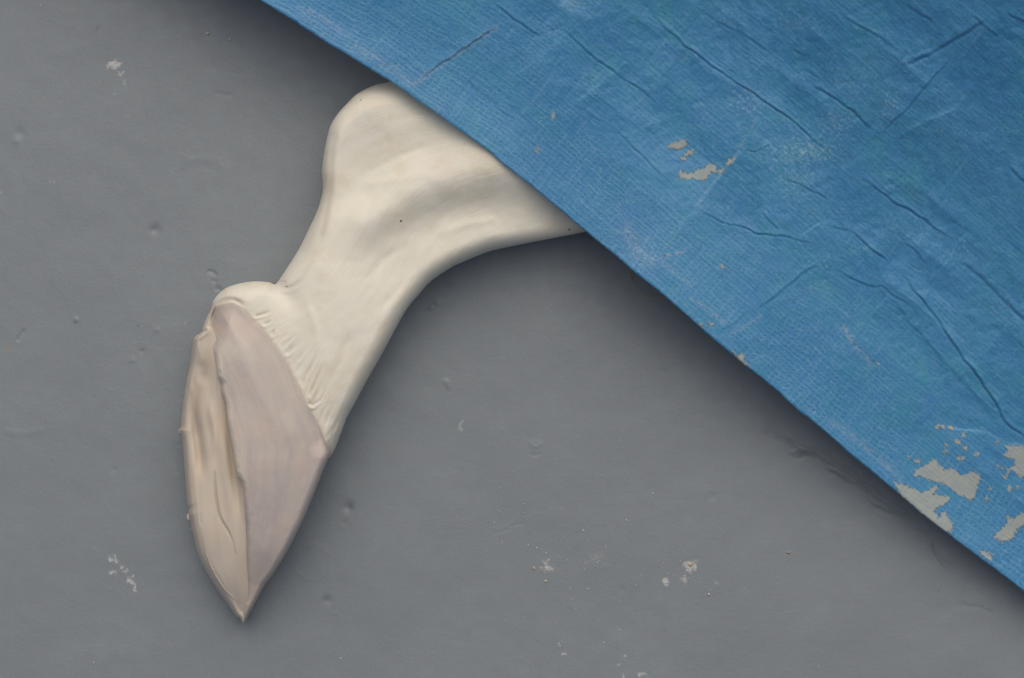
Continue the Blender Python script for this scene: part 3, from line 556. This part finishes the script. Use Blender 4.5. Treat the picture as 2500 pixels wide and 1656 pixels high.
creases = [  # (polyline px, depth, width, facet height: the side right of travel stands lower/higher)
 ([(1569, 18), (1614, 59), (1679, 118), (1732, 157), (1793, 200), (1838, 227), (1882, 259), (1924, 289), (1965, 324), (1997, 353), (2039, 388)], .0019, 3.6, .0016),
 ([(1978, 209), (2015, 229), (2053, 252), (2085, 274), (2110, 301), (2142, 327)], .0015, 4.2, .0012),
 ([(2091, 427), (2123, 449), (2155, 475), (2187, 500), (2200, 506), (2257, 538), (2289, 564), (2327, 589)], .0016, 3.8, .0014),
 ([(2075, 557), (2098, 584), (2133, 615), (2168, 640)], .0015, 3.8, .0015),
 ([(2190, 650), (2200, 666), (2235, 717), (2260, 745), (2286, 780), (2324, 835), (2346, 870), (2378, 911), (2410, 956), (2436, 994), (2447, 1023), (2471, 1048), (2500, 1066), (2560, 1100)], .0020, 4.2, .0022),
 ([(1700, 512), (1739, 531), (1761, 543), (1806, 555), (1847, 570), (1889, 574), (1946, 586), (1975, 594), (1992, 608)], .0014, 3.2, .0008),
 ([(1858, 517), (1873, 538), (1889, 554), (1900, 563)], .0013, 3.0, .0006), ([(2010, 539), (1978, 557), (1954, 576)], .0012, 3.0, .0005),
 ([(1500, 318), (1532, 345), (1551, 366), (1576, 391), (1605, 420), (1634, 441)], .0012, 3.0, .0008),
 ([(1365, 62), (1407, 103), (1448, 139), (1484, 165), (1513, 189), (1549, 210), (1581, 237), (1620, 262)], .0014, 3.2, .0009),
 ([(1200, 5), (1226, 26), (1259, 50), (1289, 71), (1330, 95)], .0012, 3.6, .0008), ([(1815, 366), (1835, 371), (1860, 364), (1885, 352)], .0013, 3.4, .0006),
 ([(1890, 250), (1857, 292), (1819, 359), (1787, 388), (1720, 474), (1670, 540), (1618, 608)], .0008, 3.4, .0011),
 ([(1005, 210), (1034, 189), (1090, 150), (1156, 104), (1230, 60)], .0005, 4, .0014), ([(1601, 625), (1655, 620)], -.0007, 4, .0003),
 ([(2372, 557), (2340, 586), (2305, 640), (2275, 672)], .0011, 3.8, .0008), ([(2165, 717), (2152, 736), (2123, 768)], .0009, 3.6, .0008),
 ([(2187, 166), (2231, 153), (2282, 127), (2327, 102), (2365, 80), (2420, 40)], .0018, 8, .0018), ([(2136, 347), (2174, 303), (2219, 264), (2276, 194), (2330, 140)], .0010, 4, .0013),
 ([(2027, 554), (2050, 560), (2075, 565)], .0011, 3, .0004), ([(2196, 592), (2228, 608), (2247, 627), (2262, 650)], .0009, 3, .0006),
 ([(2040, 656), (2085, 683), (2123, 698), (2155, 701), (2174, 717), (2203, 736), (2235, 753)], .0010, 3.2, .0007),
 ([(2271, 1030), (2303, 1037), (2331, 1048), (2384, 1053), (2426, 1062), (2468, 1083), (2540, 1088)], .0014, 3.4, -.0010),
 ([(2168, 723), (2230, 800), (2300, 880), (2360, 945), (2410, 997), (2450, 1030)], -.0008, 7, .0016), ([(2330, 637), (2370, 660), (2410, 698), (2450, 735), (2490, 774), (2560, 830)], .0014, 9, .0014),
 ([(1698, 619), (1722, 640), (1744, 659), (1770, 690)], .0006, 3, .0004), ([(2000, 640), (2018, 660)], .001, 3, .0004), ([(2455, 930 - 120), (2500, 850), (2550, 890)], .001, 4, .0008),
 ([(1570, 290 + 20), (1600, 330)], .0005, 3, .0003), ([(1400, 250), (1430, 275), (1470, 300)], .0005, 4, .0006), ([(1930, 120), (1965, 142)], .001, 4, .0008), ([(1960, 165), (2000, 195)], .001, 4, .0006),
 ([(2365, 40), (2400, 60), (2440, 95)], .001, 5, .001), ([(2450, 30), (2495, 52), (2560, 80)], .001, 4, .001), ([(2440, 90), (2380, 180), (2330, 260), (2240, 300), (2160, 345)], -.0006, 9, .0014), ([(1400, 60), (1350, 110), (1290, 160), (1230, 200)], -.0003, 4, .0006),
 ([(2460, 400), (2490, 440), (2540, 470)], .0012, 5, .001), ([(2380, 330), (2350, 400), (2300, 460), (2270, 520)], .0007, 5, .0012), ([(1560, 130), (1500, 170), (1440, 225), (1380, 262)], -.0003, 4, .0006), ([(1650, 230), (1600, 290), (1530, 330)], -.0003, 4, .0006),
 ([(1850, 760), (1900, 720), (1960, 670), (2010, 640)], .0005, 5, .0009), ([(1740, 830), (1790, 790), (1870, 740)], -.0003, 5, .0006), ([(2060, 800), (2090, 840), (2130, 880), (2150, 930)], -.0006, 6, .0008), ([(1120, 180), (1180, 235), (1260, 300)], .0004, 4, .0004),
 ([(2200, 0), (2250, 40), (2290, 60)], .0008, 5, .0008), ([(1700, 20), (1760, 60), (1820, 90), (1880, 135)], .0006, 5, .0010), ([(2030, 20), (2090, 60), (2150, 95), (2200, 140)], .0006, 5, .0010), ([(1910, 435), (1960, 455), (2030, 495)], .0010, 3.6, .0007)]
def z4(px, py, sc, ox, oy): return [(x / sc + ox, y / sc + oy) for x, y in zip(px, py)]
def pz(pts, sc, ox, oy): return np.array([(x / sc + ox, y / sc + oy) for x, y in pts])
z5 = lambda p: pz(p, 3.137, 1500, 200); z6 = lambda p: pz(p, 2.852, 1900, 950); z8 = lambda p: pz(p, 3.485, 1400, 550)
peels = [z5([(410, 495), (440, 475), (480, 460), (510, 448), (545, 450), (552, 475), (520, 500), (485, 512), (450, 505)]), z5([(540, 560), (560, 535), (605, 522), (600, 545), (560, 565), (545, 567)]),
 z5([(510, 585), (535, 572), (556, 590), (548, 600), (525, 597)]),
 z5([(490, 705), (510, 685), (560, 705), (600, 700), (640, 672), (690, 670), (705, 640), (745, 630), (775, 645), (775, 670), (800, 685), (835, 655), (830, 680), (810, 700), (770, 685), (735, 680), (740, 700), (700, 745), (650, 752), (610, 735), (560, 745), (510, 735)]),
 z5([(860, 625), (880, 600), (920, 590), (900, 620), (875, 640)]),
 z6([(945, 605), (960, 565), (1010, 545), (1050, 520), (1085, 487), (1115, 505), (1110, 525), (1140, 545), (1150, 570), (1210, 555), (1265, 600), (1300, 610), (1345, 575), (1400, 605), (1405, 630), (1385, 680), (1365, 745), (1345, 778), (1300, 750), (1230, 715), (1150, 655), (1070, 640), (1020, 610), (970, 600)]),
 z6([(810, 655), (870, 665), (930, 700), (1000, 725), (1060, 700), (1100, 675), (1110, 695), (1075, 735), (1150, 745), (1195, 760), (1150, 800), (1100, 830), (1085, 850), (1110, 900), (1170, 900), (1215, 945), (1205, 1000), (1130, 965), (1060, 915), (1000, 860), (930, 800), (850, 730)]),
 z6([(1120, 870), (1160, 855), (1190, 910), (1150, 915)]), z6([(1570, 465), (1600, 430), (1580, 400), (1640, 400), (1760, 400), (1760, 610), (1690, 615), (1650, 575), (1600, 560), (1640, 540), (1660, 505), (1640, 485)]),
 z6([(1505, 1030), (1550, 980), (1600, 935), (1590, 880), (1625, 910), (1760, 830), (1760, 900), (1650, 985), (1640, 1030), (1560, 1065)]), z6([(1400, 1135), (1440, 1130), (1490, 1160), (1480, 1195), (1440, 1170)]),
 z8([(1360, 1070), (1375, 1110), (1400, 1115), (1420, 1095), (1450, 1120), (1450, 1155), (1490, 1210), (1440, 1180), (1390, 1140)]), z8([(1065, 825), (1100, 850), (1105, 868), (1080, 850)]), z8([(1155, 825), (1180, 835), (1190, 860), (1165, 850)])]
small_peels = [(*z6([p])[0], r) for p, r in [((1110, 262), 6), ((1150, 262), 5), ((1200, 272), 6), ((1240, 365), 6), ((1262, 375), 5), ((1300, 412), 6), ((1382, 455), 6), ((1262, 480), 5), ((1285, 484), 5), ((970, 502), 6), ((1165, 437), 5), ((1165, 395), 4), ((1290, 322), 6), ((1580, 612), 6), ((1610, 690), 6), ((1450, 765), 5), ((1472, 690), 4), ((1560, 545), 4), ((1520, 545), 4), ((1665, 690), 4), ((1600, 575), 4), ((1520, 370), 4), ((905, 478), 3)]]
small_peels += [(1351, 284, 4.5), (1312, 367, 4.5), (1220, 780, 3), (1763, 653, 4), (2143, 890, 3)]

a_l = np.concatenate([np.arange(-1500, -40, 30), np.arange(-40, 2420, 2.6), np.arange(2430, 3300, 30)])
b_l = np.concatenate([np.array([0, 1.2, 2.5]), np.arange(4.5, 1180, 2.6), np.arange(1190, 2300, 30)])
A, B = np.meshgrid(a_l, b_l, indexing='ij')
Rf = 5.5      # fold radius in photograph pixels
off = edge_off(A); TX = O[0] + A * E[0] + (off + B) * N[0]; TY = O[1] + A * E[1] + (off + B) * N[1]
def tarp_base(A, B, TX, TY):
    h = edge_h(A) + .012 * sstep(0, 420, B) + .080 * (np.clip(B - 260, 0, 1400) / 900) ** 1.6
    # sags beyond the leg
    h = h + .003 * np.sin(A / 330 + 1.2) * sstep(30, 300, B) + .0022 * np.sin(B / 170 + A / 600) * sstep(60, 300, B)
    return h
H = tarp_base(A, B, TX, TY)
inl = sstep(0, 90, B)
# crumple: folded facets running mostly along the tarp's own two directions
def ridged(x, y, tab): return 1 - np.abs(fbm(x, y, 2, tab)) * 5
def fold2(x, y, tab): return np.abs(vnoise(x, y, tab) - .5) * 2
amp = .35 + .65 * sstep(60, 420, B)
H = H + .34 * amp * (-.0044 * fold2(A / 230 + B / 700, B / 110, 1) + .0040 * fold2(A / 130, B / 260 + A / 700, 2) - .0012 * fold2(A / 70 + B / 120, B / 60 - A / 170, 3) + .0010 * fold2(A / 34 - B / 60, B / 40 + A / 60, 4))
H = H + .0022 * amp * fbm(A / 330 + B / 900, B / 190, 2, 5)
H = H + .0002 * fbm(A / 26, B / 20, 3, 2) * amp + .0003 * fbm(A / 9, B / 8, 2, 0) * amp
H = H + .0009 * (vnoise(A / 60, B / 200, 3) - .5) * (1 - inl)
for pts, dep, wd, fac in creases:
    pts = smooth_poly(pts, 3); R = 70; x0, y0 = pts.min(0) - R; x1, y1 = pts.max(0) + R; mk = (TX > x0) & (TX < x1) & (TY > y0) & (TY < y1)
    if not mk.any(): continue
    jx = 5 * (vnoise(TX[mk] / 22, TY[mk] / 22, 1) - .5); jy = 5 * (vnoise(TX[mk] / 22, TY[mk] / 22, 4) - .5)
    d, s, a = seg_dist(TX[mk] + jx, TY[mk] + jy, pts, True); tap = sstep(-.02, .25, a) * sstep(1.02, .75, a) * (.45 + .75 * vnoise(TX[mk] / 38, TY[mk] / 38, 3)); dd = d * s
    wd *= .56; dep *= .40; fac *= .75
    H[mk] += (-dep * .75 * np.exp(-(dd / wd) ** 2) + dep * .22 * np.exp(-((dd + 2.4 * wd) / (1.6 * wd)) ** 2) + fac * np.exp(-d / 26) * np.where(s < 0, 1, 0) * (1 - np.exp(-(d / wd) ** 2))) * tap
# keep the sheet above the sculpture
lzt, _ = leg_surface(np.clip(TX, 700, 1880), np.clip(TY, 0, 1100))
mk = (B < 560) & (A > 150) & (A < 1150)
H = np.where(mk, np.maximum(H, lzt + .0032), H)
# rounded fold at the border
fold = 1 - rnd(B, Rf); H = H - fold * Rf * K
peel = np.full(TX.shape, -14.0)
for pl_ in peels:
    x0, y0 = pl_.min(0) - 15; x1, y1 = pl_.max(0) + 15; mk = (TX > x0) & (TX < x1) & (TY > y0) & (TY < y1); peel[mk] = np.maximum(peel[mk], np.clip(poly_sd(TX[mk], TY[mk], pl_), -14, 14))
for x, y, r in small_peels: peel = np.maximum(peel, np.clip(r - np.hypot(TX - x, TY - y) - 1.5, -14, 14))
wear = np.clip(.25 + .75 * sstep(330, 20, B) + .3 * np.exp(-(((TX - 1980) / 140) ** 2 + ((TY - 900) / 90) ** 2)) - .5 * sstep(600, 1100, B), 0, 1.2)
fleck = np.zeros(TX.shape)
for (x, y, rx, ry, v) in [(1960, 370, 130, 45, 1), (1830, 250, 70, 45, .9), (1950, 440, 90, 60, .7), (2040, 300, 60, 50, .9), (2100, 180, 120, 90, .55), (2170, 260, 40, 60, .8), (1400, 10, 60, 20, .9), (1330, 75, 50, 25, .7), (2010, 640, 50, 40, .6), (2200, 560, 90, 50, .6), (1950, 60, 70, 45, .7),
                          (1590, 285, 20, 20, .6), (2350, 620, 60, 60, .5), (2440, 740, 50, 30, .6), (2000, 700, 60, 25, .7), (1560, 620, 60, 50, .7), (2330, 300, 80, 120, .5), (1985, 1010, 40, 30, .7), (1835, 870, 50, 22, .7), (2230, 150, 60, 60, .5), (2480, 300, 60, 60, .5), (1770, 40, 60, 40, .5)]:
    np.maximum(fleck, v * np.exp(-((TX - x) / rx) ** 2 - ((TY - y) / ry) ** 2), out=fleck)
rub = np.zeros(TX.shape)
for pts, w_, v in [([(1005, 210), (1034, 189), (1090, 150), (1156, 104), (1210, 70)], 6, .55), ([(1590, 640), (1620, 628), (1655, 617), (1672, 612)], 5, .6), ([(1850, 290), (1790, 385), (1740, 450), (1700, 500)], 4, .35), ([(2060, 800), (2090, 845), (2125, 885)], 8, .45),
                   ([(1600, 625), (1660, 675), (1690, 700)], 4, .5), ([(1690, 730), (1740, 765), (1770, 790)], 5, .45), ([(870, 115), (930, 150), (1010, 205)], 8, .35), ([(1530, 560), (1560, 620), (1590, 640)], 16, .35), ([(2030, 1030), (2110, 1090), (2200, 1170)], 9, .4), ([(1780, 820), (1860, 770)], 5, .35),
                   ([(740, 20), (800, 55), (850, 90)], 9, .3), ([(1350, 275), (1349, 290)], 4, .9), ([(1312, 360), (1313, 372)], 4, .9), ([(1760, 650), (1765, 656)], 3.5, .9)]:
    mk = np.abs(TX - np.mean([p[0] for p in pts])) < 260
    d = seg_dist(TX[mk], TY[mk], smooth_poly(pts, 3)); rub[mk] = np.maximum(rub[mk], v * np.exp(-(d / w_) ** 2))
X, Y, Zt = P(TX, TY, H)
at = {'peel': peel, 'wear': wear, 'fleck': fleck, 'rub': rub}
# turned-under layer: round the fold and back inland beneath the top sheet
bu = np.concatenate([[0, .7, 2, 4, Rf], np.arange(12, 80, 12)]); AU, BU = np.meshgrid(a_l[::2] if len(a_l) % 2 else np.r_[a_l[::2], a_l[-1]], bu, indexing='ij')
offu = edge_off(AU); UX = O[0] + AU * E[0] + (offu + BU) * N[0]; UY = O[1] + AU * E[1] + (offu + BU) * N[1]
iA = np.searchsorted(a_l, AU[:, 0]); top0 = H[np.clip(iA, 0, len(a_l) - 1), 0]
HU = top0[:, None] - rnd(BU, Rf) * Rf * K * .9 + np.where(BU > Rf, (BU - Rf) * .0000, 0)
HU = np.minimum(HU, np.maximum(top0[:, None] - .0009, .001))
HU[:, 0] = top0
Xu, Yu, Zu = P(UX, UY, HU)
tarp = grid_mesh('tarpaulin', X, Y, Zt, A, off * 0 + B, M_tarp, None, at, [(Xu, Yu, Zu, AU, BU, {'peel': BU * 0 - 14}, True)])
tag(tarp, 'creased blue woven plastic tarpaulin with peeling grey patches, draped over the cream leg', 'tarpaulin')

# ------------------------------------------------------------------ fibres and crumbs on the floor
def fibre(name, pts, zs, r, mat):
    pts = smooth_poly(pts, 5); zs = np.interp(np.linspace(0, 1, len(pts)), np.linspace(0, 1, len(zs)), zs)
    q = np.stack(P(pts[:, 0], pts[:, 1], zs), -1); ph = np.linspace(0, 2 * np.pi, 7)
    t = np.gradient(q, axis=0); t /= np.linalg.norm(t, axis=1)[:, None]; up = np.array([0, 0, 1.0]); sde = np.cross(t, up); sde /= np.linalg.norm(sde, axis=1)[:, None]; u2 = np.cross(sde, t)
    g = q[:, None] + r * (np.cos(ph)[None, :, None] * sde[:, None] + np.sin(ph)[None, :, None] * u2[:, None])
    return grid_mesh(name, g[..., 0], g[..., 1], g[..., 2], g[..., 0], g[..., 1], mat)
hair = fibre('hair', [(1536, 640), (1538, 658), (1541, 680), (1555, 703), (1578, 718), (1601, 724), (1622, 728), (1650, 732)], [.003, .0022, .0018, .0015, .0015, .0015, .002, .003], .00019, plain('brown_hair', (0.50, 0.34, 0.14), .45))
tag(hair, 'thin golden brown hair curling out from under the tarpaulin edge', 'hair')
hair2 = fibre('hair', [(2275, 1322), (2280, 1345), (2290, 1366), (2303, 1382), (2316, 1388)], [.0015, .0012, .0012, .0012, .0015], .00008, plain('dark_hair', (0.14, 0.145, 0.15), .6))
tag(hair2, 'faint dark hair lying by the lower right tarpaulin edge', 'hair')

def chip(name, x, y, rx, ry, rot, hz, mat, seed):
    n = 9; rs = np.random.RandomState(seed); ph = np.linspace(0, 2 * np.pi, n + 1)[:-1]; rr = .75 + .4 * rs.rand(n)
    c, s = math.cos(rot), math.sin(rot); vs = []; fs = []
    for k, (f_, h) in enumerate([(1.0, 0), (1.0, .55), (.62, 1.0)]):
        for p, r in zip(ph, rr):
            ux, uy = math.cos(p) * rx * r * f_, math.sin(p) * ry * r * f_; xx, yy = x + ux * c - uy * s, y + ux * s + uy * c
            X0, Y0, Z0 = P(xx, yy, hz * h * (1 + .2 * rs.rand())); vs.append((X0, Y0, Z0 + zfloor(x, y)))
    for k in range(2):
        for i in range(n): fs.append((k * n + i, (k + 1) * n + i, (k + 1) * n + (i + 1) % n, k * n + (i + 1) % n))
    fs.append(tuple(2 * n + i for i in range(n))[::-1]); return vs, fs
def zfloor(x, y):
    i = np.clip(np.searchsorted(gx, x), 0, len(gx) - 1); j = np.clip(np.searchsorted(gy, y), 0, len(gy) - 1); return float(Z_floor[i, j]) - .00008
def link_chip(name, args, mat, label=None, cat=None, group=None):
    vs, fs = args; me = bpy.data.meshes.new(name); me.from_pydata(vs, [], fs); me.materials.append(mat); o = bpy.data.objects.new(name, me); C.objects.link(o)
    return tag(o, label, cat, group)
tan = plain('tan_chip', (0.52, 0.40, 0.30)); yel = plain('yellow_crumb', (0.66, 0.58, 0.40)); org = plain('orange_chip', (0.58, 0.36, 0.22)); wht = plain('white_crumb', (0.62, 0.62, 0.58))
for (x, y, rx, ry, rot, h, mt, lb) in [(1304, 1387, 6.5, 3.6, 1.2, .0008, tan, 'small tan paint chip left of the faint speckle cluster on the grey floor'),
    (1926, 1349, 5.5, 2.6, .05, .0010, org, 'tiny orange chip alone on the floor below the tarpaulin edge'), (506, 82, 4.6, 4.2, .2, .0012, yel, 'pale yellow crumb in the shade at the upper left of the tarpaulin'),
    (1333, 1419, 4.4, 2.4, .1, .0010, yel, 'cream crumb just below the pale speckled scuff beside the tan chip'), (1684, 1377, 6.5, 5.0, .4, .0011, yel, 'yellowish crumb in the white scuff at the lower centre right'),
    (1730, 1451, 2.8, 3.2, .2, .0009, wht, 'small white crumb below and right of the yellowish scuff'), (560, 96, 3.0, 3.0, 0, .0009, wht, 'tiny white crumb right of the pale yellow crumb'),
    (229, 1618, 1.4, 4.6, -.4, .0008, yel, 'thin straw coloured sliver near the bottom left corner'), (1529, 1270, 2.6, 2.8, 0, .0008, wht, 'tiny round white crumb at the lower middle of the floor')]:
    link_chip('paint_chip', chip('paint_chip', x, y, rx, ry, rot, h, mt, int(x)), mt, lb, 'paint chip')
# fine specks, far too many and small to count
pts = [(99, 13, 1.6), (542, 93, 1.6), (550, 96, 1.4), (340, 113, 1.4), (508, 148, 1.4), (165, 398, 1.3), (446, 27, 1), (430, 37, 1), (437, 37, 1), (457, 70, 1), (329, 657, 1.4), (356, 965, 1.4), (1092, 990, 1), (1424, 1295, 2.3), (1226, 1326, 1.8), (1290, 1331, 1.7), (1310, 1338, 2.1), (1333, 1351, 2.1), (1452, 1340, 1.4),
       (1385, 1367, 1.5), (1428, 1375, 1.4), (1435, 1438, 1.7), (1479, 1436, 1.5), (1398, 1463, 1.8), (1392, 1438, 1.4), (1620, 1375, 1.4), (1474, 1569, 2.4), (1512, 1539, 2.2), (1372, 1567, 2), (1364, 1571, 2), (1594, 1205, 2.2), (1206, 1276, 1.7), (832, 1608, 2.1), (1063, 1264, 1.6), (1735, 1441, 1.4), (1729, 1443, 1.2), (1668, 1417, 2),
       (1216, 1246, 1.6), (1280, 1252, 1.5), (1195, 1243, 1.2), (1270, 1236, 1), (1108, 1242, 1.2), (1137, 1286, 1.2), (1128, 1270, 1), (1984, 1264, 1.2), (2145, 1270, 1.2), (2405, 1483, 1.2), (100, 1200, 1), (610, 1540, 1)]
rs = np.random.RandomState(3)
for (cx, cy, r, n) in [(1240, 1255, 45, 22), (1455, 1366, 44, 34), (1336, 1382, 14, 26), (1684, 1380, 22, 26), (1440, 1420, 80, 14), (1640, 1400, 50, 12), (1250, 828, 1300, 40), (1500, 1500, 300, 26)]:
    for i in range(n): pts.append((cx + rs.randn() * r * .6, cy + rs.randn() * r * .6, .6 + .8 * rs.rand()))
V = []; F = []
for i, (x, y, r) in enumerate(pts):
    if poly_sd(np.array([x]), np.array([y]), hoof_poly)[0] > -15: continue
    vs, fs = chip('s', x, y, r * 1.1, r * (.7 + .4 * rs.rand()), rs.rand() * 3, .0004 + .0002 * r / 2, wht, i); o_ = len(V); V += vs; F += [tuple(k + o_ for k in f_) for f_ in fs]
tag(link_chip('floor_specks', (V, F), wht, 'scattering of fine pale specks over the grey floor', 'specks'), kind='stuff')
